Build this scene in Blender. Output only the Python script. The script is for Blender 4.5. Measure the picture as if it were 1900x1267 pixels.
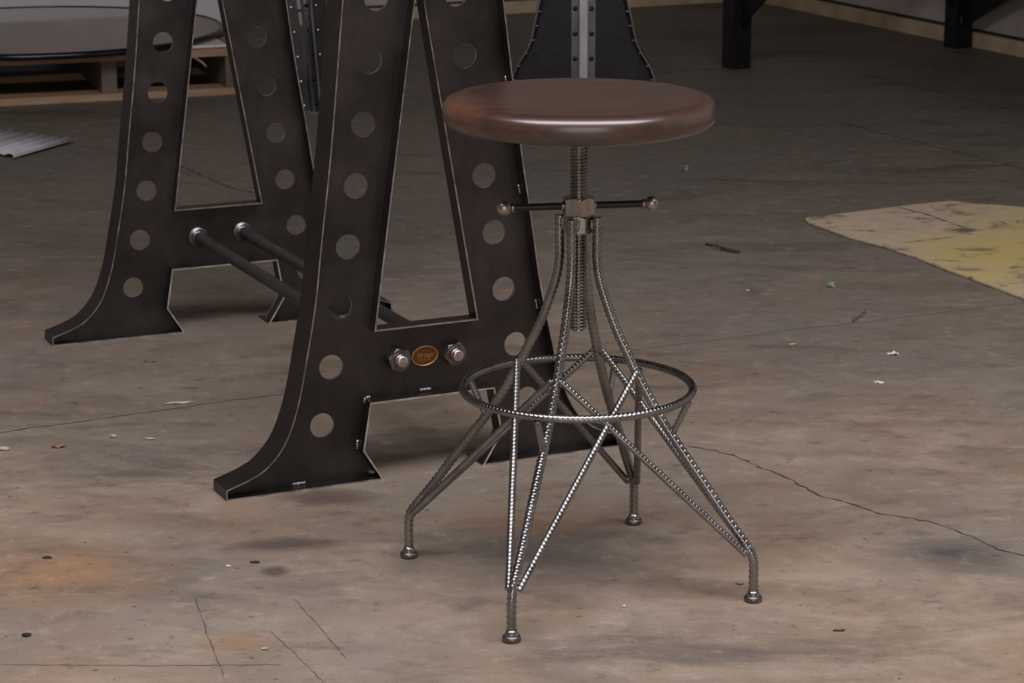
import bpy, bmesh, math, random
from math import sin, cos, pi, sqrt, radians
from mathutils import Vector, Matrix, geometry, noise

for o in list(bpy.data.objects):
    bpy.data.objects.remove(o, do_unlink=True)
scn = bpy.context.scene
C = scn.collection
random.seed(7)

# ------------------------------------------------------------------ camera, world, lights, exposure
F_PX, PITCH, ROLL, CAM_H = 4605.6, 0.25334, -0.00166, 1.15867
cd = bpy.data.cameras.new('camera')
cam = bpy.data.objects.new('camera', cd)
C.objects.link(cam)
cd.sensor_fit = 'HORIZONTAL'
cd.sensor_width = 36.0
cd.lens = F_PX / 1900 * 36.0
cam.matrix_world = Matrix.Translation((0, 0, CAM_H)) @ Matrix.Rotation(pi / 2 - PITCH, 4, 'X') @ Matrix.Rotation(ROLL, 4, 'Z')
cd.clip_start, cd.clip_end = 0.05, 100
cd.dof.use_dof = True
cd.dof.focus_distance = 3.35
cd.dof.aperture_fstop = 20
scn.camera = cam

w = bpy.data.worlds.new('world')
scn.world = w
w.use_nodes = True
w.node_tree.nodes['Background'].inputs[0].default_value = (0.75, 0.85, 1.0, 1)
w.node_tree.nodes['Background'].inputs[1].default_value = 0.10

def area(name, loc, target, sx, sy, power, col):
    l = bpy.data.lights.new(name, 'AREA')
    l.shape = 'RECTANGLE'
    l.size, l.size_y, l.energy, l.color = sx, sy, power, col
    o = bpy.data.objects.new(name, l)
    C.objects.link(o)
    o.location = loc
    o.rotation_euler = (Vector(target) - Vector(loc)).to_track_quat('-Z', 'Y').to_euler()
    return o
# daylight falling through the roof light above the stool, and the open roller door behind the camera
area('skylight_daylight', (0.3, 2.1, 3.42), (0.3, 2.1, 0), 4.6, 1.5, 186, (0.985, 0.945, 1.0))
area('door_daylight', (0.4, -2.45, 1.75), (0.4, 3.0, 1.2), 3.6, 2.6, 60, (1.0, 0.92, 0.84))

vs = scn.view_settings
vs.view_transform = 'Standard'
vs.look = 'None'
vs.exposure = 0.0
vs.gamma = 1.0
vs.use_curve_mapping = False

# ------------------------------------------------------------------ materials
def nt(name):
    m = bpy.data.materials.new(name)
    m.use_nodes = True
    t = m.node_tree
    return m, t, t.nodes['Principled BSDF'], t.nodes, t.links

def N(t, kind, **kw):
    n = t.nodes.new(kind)
    for k, v in kw.items():
        if k in n.inputs.keys():
            n.inputs[k].default_value = v
        else:
            setattr(n, k, v)
    return n

def tex(t, scale, detail=6, rough=0.55, stretch=(1, 1, 1), rot=(0, 0, 0), dist=0.0, loc=(0, 0, 0)):
    tc = N(t, 'ShaderNodeTexCoord')
    mp = N(t, 'ShaderNodeMapping')
    mp.inputs['Scale'].default_value = stretch
    mp.inputs['Rotation'].default_value = rot
    mp.inputs['Location'].default_value = loc
    n = N(t, 'ShaderNodeTexNoise', Scale=scale, Detail=detail, Roughness=rough, Distortion=dist)
    t.links.new(tc.outputs['Object'], mp.inputs[0])
    t.links.new(mp.outputs[0], n.inputs['Vector'])
    return n.outputs[0]

def ramp(t, src, stops):
    r = N(t, 'ShaderNodeValToRGB')
    el = r.color_ramp.elements
    while len(el) < len(stops):
        el.new(0.5)
    for e, (p, c) in zip(el, stops):
        e.position = p
        e.color = (*c, 1) if len(c) == 3 else c
    t.links.new(src, r.inputs[0])
    return r.outputs[0]

def mix(t, a, b, f, mode='MIX'):
    m = N(t, 'ShaderNodeMix', data_type='RGBA', blend_type=mode)
    for sock, v in ((m.inputs[6], a), (m.inputs[7], b), (m.inputs[0], f)):
        if hasattr(v, 'is_linked'):
            t.links.new(v, sock)
        elif isinstance(v, tuple):
            sock.default_value = (*v, 1)
        else:
            sock.default_value = v
    return m.outputs[2]

def g(v):
    return (v, v, v)

def bump(t, src, strength, dist):
    b = N(t, 'ShaderNodeBump', Strength=strength, Distance=dist)
    t.links.new(src, b.inputs['Height'])
    return b.outputs[0]

def metal(name, base, rough, metallic=1.0, var=0.25, scale=40, stretch=(1, 1, 1), tint=None, bmp=0.0):
    m, t, p, n, l = nt(name)
    nz = tex(t, scale, 5, 0.6, stretch)
    lo = tuple(c * (1 - var) for c in base)
    hi = tuple(min(1, c * (1 + var)) for c in (tint or base))
    l.new(ramp(t, nz, [(0.3, lo), (0.7, hi)]), p.inputs['Base Color'])
    l.new(ramp(t, nz, [(0.3, g(rough * 0.8)), (0.75, g(min(1, rough * 1.25)))]), p.inputs['Roughness'])
    p.inputs['Metallic'].default_value = metallic
    if bmp:
        l.new(bump(t, nz, bmp, 0.001), p.inputs['Normal'])
    return m

def blob(t, cx, cy, rx, ry, soft, warp, rot=0.0):
    """0..1 mask with a ragged outline of its own, for stains and painted light"""
    tc = N(t, 'ShaderNodeTexCoord')
    mp = N(t, 'ShaderNodeMapping', vector_type='TEXTURE')
    mp.inputs['Location'].default_value = (cx, cy, 0)
    mp.inputs['Rotation'].default_value = (0, 0, rot)
    mp.inputs['Scale'].default_value = (rx, ry, 1)
    ln = N(t, 'ShaderNodeVectorMath', operation='LENGTH')
    t.links.new(tc.outputs['Object'], mp.inputs[0])
    t.links.new(mp.outputs[0], ln.inputs[0])
    ad = N(t, 'ShaderNodeMath', operation='MULTIPLY_ADD')
    t.links.new(warp, ad.inputs[0])
    ad.inputs[1].default_value = 1.3
    t.links.new(ln.outputs['Value'], ad.inputs[2])
    hf = N(t, 'ShaderNodeMath', operation='MULTIPLY_ADD')
    t.links.new(ad.outputs[0], hf.inputs[0])
    hf.inputs[1].default_value = 0.5
    hf.inputs[2].default_value = -0.325
    return ramp(t, hf.outputs[0], [(0.5 - soft * 0.4, g(1.0)), (0.5, g(0.0))])

M = {}
def make_black_steel():
    m, t, p, n, l = nt('blackened_steel')
    a = tex(t, 7, 6, 0.6)
    b = tex(t, 60, 4, 0.6, (1, 1, 0.5))
    c1 = ramp(t, a, [(0.3, (0.072, 0.068, 0.069)), (0.72, (0.122, 0.108, 0.104))])
    c2 = mix(t, c1, (0.046, 0.045, 0.047), ramp(t, b, [(0.4, g(0.0)), (0.8, g(0.45))]))
    l.new(c2, p.inputs['Base Color'])
    l.new(ramp(t, a, [(0.3, g(0.36)), (0.8, g(0.50))]), p.inputs['Roughness'])
    p.inputs['Metallic'].default_value = 1.0
    return m
M['black'] = make_black_steel()
M['edge'] = metal('ground_steel_edge', (0.50, 0.48, 0.47), 0.36, var=0.5, scale=45)
M['edge_bright'] = metal('bright_cut_edge', (0.78, 0.74, 0.70), 0.45, var=0.3, scale=35)
M['weld'] = metal('weld_steel', (0.32, 0.31, 0.30), 0.28, var=0.6, scale=420)
M['rebar'] = metal('bare_rebar_steel', (0.27, 0.27, 0.275), 0.25, var=0.2, scale=30, tint=(0.32, 0.315, 0.31))
M['thread'] = metal('oiled_thread_steel', (0.34, 0.325, 0.31), 0.2, var=0.3, scale=60)
M['nut'] = metal('brushed_nut_steel', (0.43, 0.395, 0.365), 0.34, var=0.2, scale=120, stretch=(1, 1, 0.15))
M['bolt'] = metal('dark_nut_steel', (0.20, 0.19, 0.185), 0.36, var=0.3, scale=90)
M['stud'] = metal('worn_stud_steel', (0.62, 0.56, 0.52), 0.33, var=0.15, scale=80)
M['ball'] = metal('ball_steel', (0.40, 0.36, 0.34), 0.36, var=0.2, scale=120)
M['bar'] = metal('black_bar_steel', (0.02, 0.02, 0.022), 0.45, metallic=0.3, var=0.2)
M['pipe'] = metal('grey_pipe_steel', (0.062, 0.058, 0.056), 0.5, metallic=0.5, var=0.3, scale=60)
M['rack'] = metal('table_black_steel', (0.008, 0.008, 0.010), 0.5, metallic=0.2, var=0.2)
M['bell'] = metal('bell_base_steel', (0.03, 0.029, 0.032), 0.4, metallic=0.5, var=0.25, scale=30)
M['post_strip'] = metal('dark_angle_steel', (0.085, 0.085, 0.095), 0.34, metallic=0.9, var=0.3, scale=14)
M['strip'] = metal('raw_strip_steel', (0.20, 0.20, 0.23), 0.32, var=0.3, scale=14, stretch=(1, 1, 0.5))
M['fin'] = metal('bright_fin_steel', (0.55, 0.54, 0.57), 0.4, var=0.15, scale=20, stretch=(1, 1, 0.3))
M['rivet'] = metal('rivet_steel', (0.05, 0.05, 0.055), 0.25, var=0.2)
M['pin'] = metal('pin_steel', (0.6, 0.6, 0.62), 0.25, var=0.1)

def make_brass():
    m, t, p, n, l = nt('aged_copper_badge')
    a = tex(t, 300, 4, 0.6)
    l.new(ramp(t, a, [(0.3, (0.13, 0.060, 0.024)), (0.75, (0.24, 0.115, 0.045))]), p.inputs['Base Color'])
    p.inputs['Metallic'].default_value = 0.8
    p.inputs['Roughness'].default_value = 0.45
    return m
M['brass'] = make_brass()
M['brass_hi'] = metal('rubbed_copper_relief', (0.52, 0.28, 0.12), 0.36, metallic=0.85, var=0.15)

def make_wood():
    m, t, p, n, l = nt('stained_walnut')
    warp = tex(t, 3.0, 4, 0.5, (1, 1, 1), rot=(0, 0, 0.5))
    grain = tex(t, 9, 8, 0.65, (0.9, 9, 9), rot=(0, 0, 0.55), dist=0.6)
    fine = tex(t, 60, 6, 0.7, (0.6, 12, 12), rot=(0, 0, 0.55))
    base = ramp(t, grain, [(0.25, (0.019, 0.008, 0.004)), (0.5, (0.042, 0.018, 0.008)), (0.78, (0.080, 0.034, 0.014))])
    base = mix(t, base, (0.030, 0.013, 0.008), ramp(t, fine, [(0.5, g(0.0)), (0.85, g(0.6))]))
    base = mix(t, base, (0.10, 0.042, 0.018), ramp(t, warp, [(0.5, g(0.0)), (0.75, g(0.45))]))
    base = mix(t, base, mix(t, (0.16, 0.060, 0.020), (0.30, 0.120, 0.040), grain), blob(t, -0.165, -0.06, 0.085, 0.13, 1.2, warp, 0.2))  # warm light from the left, painted into the wood at the seat's left end
    base = mix(t, base, (0.022, 0.010, 0.006), blob(t, -0.125, 0.05, 0.03, 0.10, 1.2, warp, -0.3))
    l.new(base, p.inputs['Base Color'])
    l.new(ramp(t, fine, [(0.3, g(0.42)), (0.8, g(0.55))]), p.inputs['Roughness'])
    p.inputs['Coat Weight'].default_value = 1.0
    p.inputs['Coat IOR'].default_value = 1.65
    p.inputs['Coat Roughness'].default_value = 0.26
    p.inputs['Coat Tint'].default_value = (1.0, 0.95, 1.0, 1)
    l.new(bump(t, fine, 0.03, 0.001), p.inputs['Normal'])
    return m
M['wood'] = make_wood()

def make_pine():
    m, t, p, n, l = nt('pallet_pine')
    a = tex(t, 12, 6, 0.6, (0.5, 8, 8))
    l.new(ramp(t, a, [(0.25, (0.30, 0.185, 0.105)), (0.7, (0.50, 0.34, 0.215))]), p.inputs['Base Color'])
    p.inputs['Roughness'].default_value = 0.75
    return m
M['pine'] = make_pine()
M['block'] = metal('weathered_stringer', (0.17, 0.135, 0.105), 0.8, metallic=0.0, var=0.3, scale=25)

def make_concrete():
    m, t, p, n, l = nt('stained_concrete')
    big = tex(t, 1.3, 6, 0.55, dist=0.4)
    mid = tex(t, 5.5, 8, 0.62, (1, 1.5, 1), dist=0.5)
    sml = tex(t, 26, 8, 0.65, (1, 1.2, 1))
    fin = tex(t, 220, 4, 0.7)
    spk = tex(t, 75, 3, 0.5, loc=(3, 1, 0))
    scr = tex(t, 30, 6, 0.7, (0.35, 6, 1), rot=(0, 0, 0.9))
    scr2 = tex(t, 34, 5, 0.7, (0.35, 7, 1), rot=(0, 0, -0.5), loc=(4, 2, 0))
    med = tex(t, 11, 9, 0.66, (1, 1.3, 1), dist=0.4, loc=(2, 2, 0))
    far = tex(t, 0.9, 5, 0.5, loc=(5, 5, 0))
    base = ramp(t, mid, [(0.25, (0.195, 0.140, 0.098)), (0.5, (0.285, 0.215, 0.156)), (0.75, (0.375, 0.302, 0.230))])
    base = mix(t, base, (0.225, 0.195, 0.160), ramp(t, big, [(0.42, g(0.0)), (0.62, g(0.8))]))
    base = mix(t, base, (0.285, 0.175, 0.110), ramp(t, tex(t, 3.2, 7, 0.62, loc=(7, 3, 0)), [(0.54, g(0.0)), (0.70, g(0.55))]))
    # rear floor painted darker and greyer, drawing the fall-off of light with distance
    tc = N(t, 'ShaderNodeTexCoord')
    sx = N(t, 'ShaderNodeSeparateXYZ')
    l.new(tc.outputs['Object'], sx.inputs[0])
    yy = N(t, 'ShaderNodeMath', operation='MULTIPLY_ADD')
    l.new(far, yy.inputs[0])
    yy.inputs[1].default_value = 2.5
    l.new(sx.outputs[1], yy.inputs[2])
    y2 = N(t, 'ShaderNodeMath', operation='MULTIPLY')
    l.new(yy.outputs[0], y2.inputs[0])
    y2.inputs[1].default_value = 0.1
    base = mix(t, base, mix(t, base, (0.125, 0.118, 0.100), 0.75), ramp(t, y2.outputs[0], [(0.46, g(0.0)), (0.70, g(0.9))]))
    base = mix(t, base, (0.30, 0.180, 0.105), blob(t, -0.63, 3.21, 0.20, 0.17, 0.9, med))
    base = mix(t, base, (0.29, 0.190, 0.120), blob(t, -0.345, 2.955, 0.06, 0.05, 0.9, med))
    base = mix(t, base, (0.30, 0.185, 0.110), blob(t, 0.02, 3.42, 0.14, 0.10, 1.1, med))
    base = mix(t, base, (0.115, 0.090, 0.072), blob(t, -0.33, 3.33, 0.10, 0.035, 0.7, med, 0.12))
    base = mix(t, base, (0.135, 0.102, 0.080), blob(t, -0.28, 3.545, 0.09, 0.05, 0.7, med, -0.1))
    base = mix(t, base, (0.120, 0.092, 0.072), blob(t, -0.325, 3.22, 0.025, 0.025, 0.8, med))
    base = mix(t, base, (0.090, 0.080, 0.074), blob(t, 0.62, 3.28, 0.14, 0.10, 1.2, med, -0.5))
    base = mix(t, base, (0.150, 0.128, 0.112), blob(t, 0.02, 3.28, 0.26, 0.22, 1.2, mid))  # broad soft darker patch around the stool feet
    # long worn oil marks lying roughly across the floor
    base = mix(t, base, (0.095, 0.078, 0.066), ramp(t, tex(t, 2.9, 8, 0.64, (0.6, 1.6, 1), rot=(0, 0, 0.15), dist=0.9, loc=(1, 5, 0)), [(0.53, g(0.0)), (0.70, g(0.7))]))
    base = mix(t, base, (0.110, 0.092, 0.080), ramp(t, med, [(0.55, g(0.0)), (0.72, g(0.6))]))
    base = mix(t, base, (0.47, 0.40, 0.33), ramp(t, sml, [(0.55, g(0.0)), (0.76, g(0.42))]))
    base = mix(t, base, (0.07, 0.056, 0.045), ramp(t, sml, [(0.26, g(0.7)), (0.42, g(0.0))]))
    base = mix(t, base, (0.06, 0.05, 0.045), ramp(t, scr, [(0.62, g(0.0)), (0.74, g(0.55))]))
    base = mix(t, base, (0.06, 0.05, 0.045), ramp(t, scr2, [(0.63, g(0.0)), (0.74, g(0.55))]))
    base = mix(t, base, (0.045, 0.037, 0.033), ramp(t, spk, [(0.68, g(0.0)), (0.74, g(0.7))]))
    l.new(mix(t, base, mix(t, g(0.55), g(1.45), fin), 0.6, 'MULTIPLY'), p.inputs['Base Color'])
    l.new(ramp(t, mid, [(0.3, g(0.50)), (0.75, g(0.72))]), p.inputs['Roughness'])
    p.inputs['Specular IOR Level'].default_value = 0.35
    l.new(bump(t, sml, 0.10, 0.003), p.inputs['Normal'])
    return m
M['floor'] = make_concrete()

def make_patch():
    m, t, p, n, l = nt('yellowed_board')
    a = tex(t, 6, 7, 0.65, (1, 1.6, 1), rot=(0, 0, 0.5))
    b = tex(t, 30, 6, 0.7)
    base = ramp(t, b, [(0.25, (0.42, 0.33, 0.22)), (0.75, (0.62, 0.50, 0.36))])
    yel = blob(t, 1.04, 5.20, 0.24, 0.60, 1.15, a, -0.35)
    base = mix(t, base, (0.56, 0.44, 0.15), yel)
    base = mix(t, base, (0.10, 0.088, 0.078), ramp(t, tex(t, 8, 8, 0.7, (1, 1.4, 1), loc=(2, 9, 0), dist=0.6), [(0.52, g(0.0)), (0.64, g(0.9))]))
    l.new(base, p.inputs['Base Color'])
    p.inputs['Roughness'].default_value = 0.8
    return m
M['patch'] = make_patch()

def simple(name, c, rough, var=0.15, scale=20, metallic=0.0):
    return metal(name, c, rough, metallic=metallic, var=var, scale=scale)
M['wall'] = simple('painted_wall', (0.60, 0.54, 0.50), 0.85, 0.12, 6)
M['plinth'] = simple('dusty_plinth', (0.62, 0.49, 0.32), 0.8, 0.25, 9)
M['ceiling'] = simple('roof_lining', (0.10, 0.10, 0.105), 0.9)
M['dark'] = simple('dark_ledge_shadow', (0.030, 0.026, 0.024), 0.9)  # shadow line above the plinths, put in as a dark colour
M['crack'] = simple('crack_dirt_and_shadow', (0.055, 0.045, 0.038), 0.95, 0.3, 60)
M['scratch'] = simple('scuff_mark', (0.105, 0.085, 0.072), 0.9, 0.3, 60)
M['paper'] = simple('grey_corrugated_sheet', (0.56, 0.54, 0.56), 0.8, 0.12, 30)
M['whitefoam'] = simple('white_panel', (0.85, 0.84, 0.84), 0.6, 0.05, 8)
M['green'] = simple('green_ferrule', (0.30, 0.42, 0.26), 0.35, 0.2, 100)
M['plastic'] = simple('pale_plastic', (0.66, 0.64, 0.63), 0.5, 0.1, 80)
M['twig'] = simple('brown_twig', (0.05, 0.032, 0.022), 0.8, 0.3, 80)
M['tan'] = simple('pale_wood_chip', (0.50, 0.42, 0.32), 0.8, 0.2, 60)
M['orange'] = simple('orange_chip', (0.50, 0.36, 0.24), 0.7, 0.2, 80)
M['leaf'] = simple('dry_leaf', (0.22, 0.12, 0.08), 0.8, 0.3, 80)
M['black_chip'] = simple('black_rubber_chip', (0.02, 0.02, 0.02), 0.6)
M['stone'] = simple('grey_pebble', (0.20, 0.18, 0.16), 0.7, 0.2, 60)
M['rim'] = simple('black_rubber_rim', (0.008, 0.008, 0.01), 0.18)

def make_glass_top():
    m, t, p, n, l = nt('polished_dark_glass')
    p.inputs['Base Color'].default_value = (0.022, 0.022, 0.018, 1)
    p.inputs['Roughness'].default_value = 0.06
    p.inputs['IOR'].default_value = 1.6
    p.inputs['Coat Weight'].default_value = 0.6
    p.inputs['Coat Roughness'].default_value = 0.05
    return m
M['glass'] = make_glass_top()

# ------------------------------------------------------------------ mesh helpers
class MB:
    def __init__(s):
        s.v, s.f, s.m, s.sm = [], [], [], []
    def add(s, vs, fs, mi=0, smooth=False):
        b = len(s.v)
        s.v += [tuple(x) for x in vs]
        for f in fs:
            s.f.append(tuple(i + b for i in f))
            s.m.append(mi)
            s.sm.append(smooth)
    def box(s, lo, hi, mi=0, mat=None):
        x0, y0, z0 = lo
        x1, y1, z1 = hi
        vs = [Vector(q) for q in ((x0,y0,z0),(x1,y0,z0),(x1,y1,z0),(x0,y1,z0),(x0,y0,z1),(x1,y0,z1),(x1,y1,z1),(x0,y1,z1))]
        if mat:
            vs = [mat @ q for q in vs]
        s.add(vs, [(3,2,1,0),(4,5,6,7),(0,1,5,4),(1,2,6,5),(2,3,7,6),(3,0,4,7)], mi)
    def lathe(s, prof, n=32, mat=None, mi=0, smooth=True, rot=0.0):
        vs, fs = [], []
        for r, z in prof:
            for k in range(n):
                a = 2 * pi * k / n + rot
                q = Vector((r * cos(a), r * sin(a), z))
                vs.append(mat @ q if mat else q)
        for i in range(len(prof) - 1):
            for k in range(n):
                a, b = i * n + k, i * n + (k + 1) % n
                fs.append((a, b, b + n, a + n))
        fs.append(tuple(range(n - 1, -1, -1)))
        fs.append(tuple((len(prof) - 1) * n + k for k in range(n)))
        s.add(vs, fs, mi, smooth)
    def tube(s, path, rf, n=10, closed=False, mi=0, cap=True):
        """tube along a path; rf(arc, angle) gives the radius"""
        P = [Vector(q) for q in path]
        L = len(P)
        T = []
        for i in range(L):
            a = P[i - 1] if (i > 0 or closed) else P[i]
            b = P[(i + 1) % L] if (i < L - 1 or closed) else P[i]
            T.append((b - a).normalized())
        up = Vector((0, 0, 1)) if abs(T[0].z) < 0.9 else Vector((1, 0, 0))
        nx = T[0].cross(up).normalized()
        vs, arc = [], 0.0
        for i in range(L):
            if i:
                arc += (P[i] - P[i - 1]).length
                nx = (nx - T[i] * nx.dot(T[i])).normalized()
            ny = T[i].cross(nx)
            for k in range(n):
                a = 2 * pi * k / n
                r = rf(arc, a)
                vs.append(P[i] + nx * (r * cos(a)) + ny * (r * sin(a)))
        fs = []
        for i in range(L if closed else L - 1):
            j = (i + 1) % L
            for k in range(n):
                k2 = (k + 1) % n
                fs.append((i * n + k, i * n + k2, j * n + k2, j * n + k))
        if not closed and cap:
            fs.append(tuple(range(n - 1, -1, -1)))
            fs.append(tuple((L - 1) * n + k for k in range(n)))
        s.add(vs, fs, mi, True)
    def strip(s, pts, t, n0, n1, side, mi=0, edge_mi=1, smooth=False):
        """flat bar bent along (u,v) points, thickness t to one side, from y=n0 (free edge) to y=n1"""
        P = [Vector(q) for q in pts]
        L = len(P)
        closed = (P[0] - P[-1]).length < 1e-6
        if closed:
            P = P[:-1]; L -= 1
        Q = []
        for i in range(L):
            a = P[i - 1] if (i > 0 or closed) else None
            b = P[(i + 1) % L] if (i < L - 1 or closed) else None
            d1 = (P[i] - a).normalized() if a is not None else None
            d2 = (b - P[i]).normalized() if b is not None else None
            d1 = d1 or d2
            d2 = d2 or d1
            m1, m2 = Vector((-d1.y, d1.x)), Vector((-d2.y, d2.x))
            mm = (m1 + m2).normalized()
            k = 1 / max(0.3, mm.dot(m1))
            Q.append(P[i] + mm * (side * t * k))
        vs = []
        for a, b in zip(P, Q):
            vs += [(a.x, n0, a.y), (b.x, n0, b.y), (b.x, n1, b.y), (a.x, n1, a.y)]
        for i in range(L if closed else L - 1):
            j = (i + 1) % L
            e, f = 4 * i, 4 * j
            b0 = len(s.v)
            s.add([vs[e], vs[e+1], vs[e+2], vs[e+3], vs[f], vs[f+1], vs[f+2], vs[f+3]],
                  [(0, 1, 5, 4)], edge_mi, smooth)
            s.add([vs[e], vs[e+1], vs[e+2], vs[e+3], vs[f], vs[f+1], vs[f+2], vs[f+3]],
                  [(1, 2, 6, 5), (2, 3, 7, 6), (3, 0, 4, 7)], mi, smooth)
        if not closed:
            s.add([vs[0], vs[1], vs[2], vs[3]], [(0, 1, 2, 3)], mi)
            s.add(vs[-4:], [(3, 2, 1, 0)], mi)
    def obj(s, name, mats, parent=None, weld=True, auto=None):
        me = bpy.data.meshes.new(name)
        me.from_pydata(s.v, [], s.f)
        mats = mats if isinstance(mats, (list, tuple)) else [mats]
        for m in mats:
            me.materials.append(m)
        me.polygons.foreach_set('material_index', s.m)
        me.polygons.foreach_set('use_smooth', s.sm)
        bm = bmesh.new()
        bm.from_mesh(me)
        if weld:
            bmesh.ops.remove_doubles(bm, verts=bm.verts, dist=1e-6)
        bmesh.ops.recalc_face_normals(bm, faces=bm.faces)
        if auto is not None:
            for e in bm.edges:
                if len(e.link_faces) == 2 and e.calc_face_angle(0) > auto:
                    e.smooth = False
        bm.to_mesh(me)
        bm.free()
        o = bpy.data.objects.new(name, me)
        C.objects.link(o)
        if parent:
            o.parent = parent
        return o

def tag(o, label, cat, group=None):
    o['label'] = label
    o['category'] = cat
    if group:
        o['group'] = group
    return o

def thing(name, label, cat, loc=(0, 0, 0), rz=0.0, group=None):
    o = bpy.data.objects.new(name, None)
    o.empty_display_size = 0.05
    C.objects.link(o)
    o.location = loc
    o.rotation_euler = (0, 0, rz)
    return tag(o, label, cat, group)

def structure(o):
    o['kind'] = 'structure'
    return o

def dup(o, parent, **kw):
    c = o.copy()
    C.objects.link(c)
    c.parent = parent
    for k, v in kw.items():
        setattr(c, k, v)
    return c

def catmull(P, step):
    P = [Vector(p) for p in P]
    dense = []
    for i in range(len(P) - 1):
        a = P[i - 1] if i else P[i] * 2 - P[i + 1]
        b, c = P[i], P[i + 1]
        d = P[i + 2] if i + 2 < len(P) else P[i + 1] * 2 - P[i]
        for k in range(16):
            t = k / 16
            dense.append(0.5 * ((2 * b) + (c - a) * t + (2 * a - 5 * b + 4 * c - d) * t * t + (3 * b - a - 3 * c + d) * t ** 3))
    dense.append(P[-1])
    return resample(dense, step)

def resample(P, step):
    P = [Vector(p) for p in P]
    cum = [0.0]
    for a, b in zip(P, P[1:]):
        cum.append(cum[-1] + (b - a).length)
    n = max(2, int(cum[-1] / step))
    out, j = [], 0
    for i in range(n + 1):
        d = cum[-1] * i / n
        while j < len(P) - 2 and cum[j + 1] < d:
            j += 1
        L = cum[j + 1] - cum[j]
        out.append(P[j].lerp(P[j + 1], (d - cum[j]) / L if L > 0 else 0))
    return out

def tube_obj(name, path, r, mat, parent, n=12):
    m = MB()
    m.tube(path, lambda s, a: r, n)
    return m.obj(name, mat, parent, auto=0.7)

# ------------------------------------------------------------------ the room
floor = MB()
floor.add([(-7, -2.6, 0), (7, -2.6, 0), (7, 13, 0), (-7, 13, 0), (-7, -2.6, -0.1), (7, -2.6, -0.1), (7, 13, -0.1), (-7, 13, -0.1)],
          [(0, 1, 2, 3), (7, 6, 5, 4), (0, 4, 5, 1), (1, 5, 6, 2), (2, 6, 7, 3), (3, 7, 4, 0)])
floor = structure(floor.obj('floor', M['floor']))

BD = Vector((0.848, 0.357, 0)).normalized()      # back wall runs this way
BN = Vector((-BD.y, BD.x, 0))
RD = Vector((0.420, -0.9075, 0)).normalized()    # right wall runs this way, toward the camera
RN = Vector((-RD.y, RD.x, 0))
CORNER = Vector((0.955, 9.846, 0))
def wall(name, p, d, nrm, a, b, h, mat, t=0.15, z0=0.0):
    m = MB()
    q = [p + d * a, p + d * b, p + d * b + nrm * t, p + d * a + nrm * t]
    vs = [(*x.xy, z0) for x in q] + [(*x.xy, z0 + h) for x in q]
    m.add(vs, [(3,2,1,0),(4,5,6,7),(0,1,5,4),(1,2,6,5),(2,3,7,6),(3,0,4,7)])
    return m.obj(name, mat)
structure(wall('wall_back', CORNER + BN * 0.03, BD, BN, -7.5, 0.03, 3.5, M['wall']))
structure(wall('wall_right', CORNER + RN * 0.03, RD, RN, -0.1, 13.2, 3.5, M['wall']))
structure(wall('baseboard_back', CORNER, BD, BN, -7.5, 0.02, 0.046, M['plinth'], 0.03))
structure(wall('baseboard_right', CORNER, RD, RN, -0.02, 13.0, 0.050, M['plinth'], 0.03))
structure(wall('ledge_shadow_1', CORNER + BN * 0.018, BD, BN, -7.5, 0.0, 0.007, M['dark'], 0.013, 0.0462))  # dark strip drawing the shadow gap above the back plinth
structure(wall('ledge_shadow_2', CORNER + RN * 0.018, RD, RN, 0.0, 13.0, 0.008, M['dark'], 0.013, 0.0502))  # same painted shadow strip along the right plinth
# left wall, front wall with the open roller door, roof with its roof light (all out of frame)
structure(wall('wall_left', Vector((-5.3, 7.2, 0)), Vector((0, -1, 0)), Vector((-1, 0, 0)), 0, 9.8, 3.5, M['wall']))
m = MB()
m.box((-5.4, -2.6, 0), (-1.6, -2.5, 3.5))
m.box((2.4, -2.6, 0), (6.6, -2.5, 3.5))
m.box((-1.6, -2.6, 3.2), (2.4, -2.5, 3.5))
structure(m.obj('wall_front', M['wall']))
m = MB()
x0, x1, y0, y1 = -2.1, 2.7, 1.3, 2.9
m.box((-7, -2.6, 3.5), (x0, 13, 3.6))
m.box((x1, -2.6, 3.5), (7, 13, 3.6))
m.box((x0, -2.6, 3.5), (x1, y0, 3.6))
m.box((x0, y1, 3.5), (x1, 13, 3.6))
structure(m.obj('ceiling', M['ceiling']))

def ribbon(name, pts, wd, mat, z=0.0006, jag=0.0, seed=1, parent=floor):
    """thin sunken-dirt or painted shadow line lying in the floor surface"""
    rnd = random.Random(seed)
    P = resample([Vector((x, y, 0)) for x, y in pts], 0.012)
    m = MB()
    vs, fs = [], []
    for i, p in enumerate(P):
        d = (P[min(i + 1, len(P) - 1)] - P[max(i - 1, 0)]).normalized()
        s = Vector((-d.y, d.x, 0))
        p = p + s * rnd.uniform(-jag, jag)
        k = wd * rnd.choice((0.15, 0.4, 0.6, 1.0, 1.2)) * (0.25 if i in (0, len(P) - 1) else 1)
        q, r = p - s * k / 2, p + s * k / 2
        vs += [(q.x, q.y, -0.002), (q.x, q.y, z), (r.x, r.y, z), (r.x, r.y, -0.002)]
    for i in range(len(P) - 1):
        a, b = 4 * i, 4 * i + 4
        fs += [(a, a+1, b+1, b), (a+1, a+2, b+2, b+1), (a+2, a+3, b+3, b+2)]
    m.add(vs, fs)
    return m.obj(name, mat, parent)
crack_r = [(0.281, 3.807), (0.316, 3.784), (0.35, 3.755), (0.375, 3.709), (0.408, 3.659), (0.429, 3.624), (0.442, 3.592), (0.461, 3.547), (0.49, 3.522), (0.518, 3.489), (0.54, 3.464), (0.575, 3.447), (0.604, 3.427), (0.637, 3.391), (0.66, 3.349), (0.682, 3.305), (0.715, 3.276), (0.80, 3.2)]
ribbon('floor_crack', crack_r, 0.0034, M['crack'], jag=0.003, seed=3)
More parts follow.
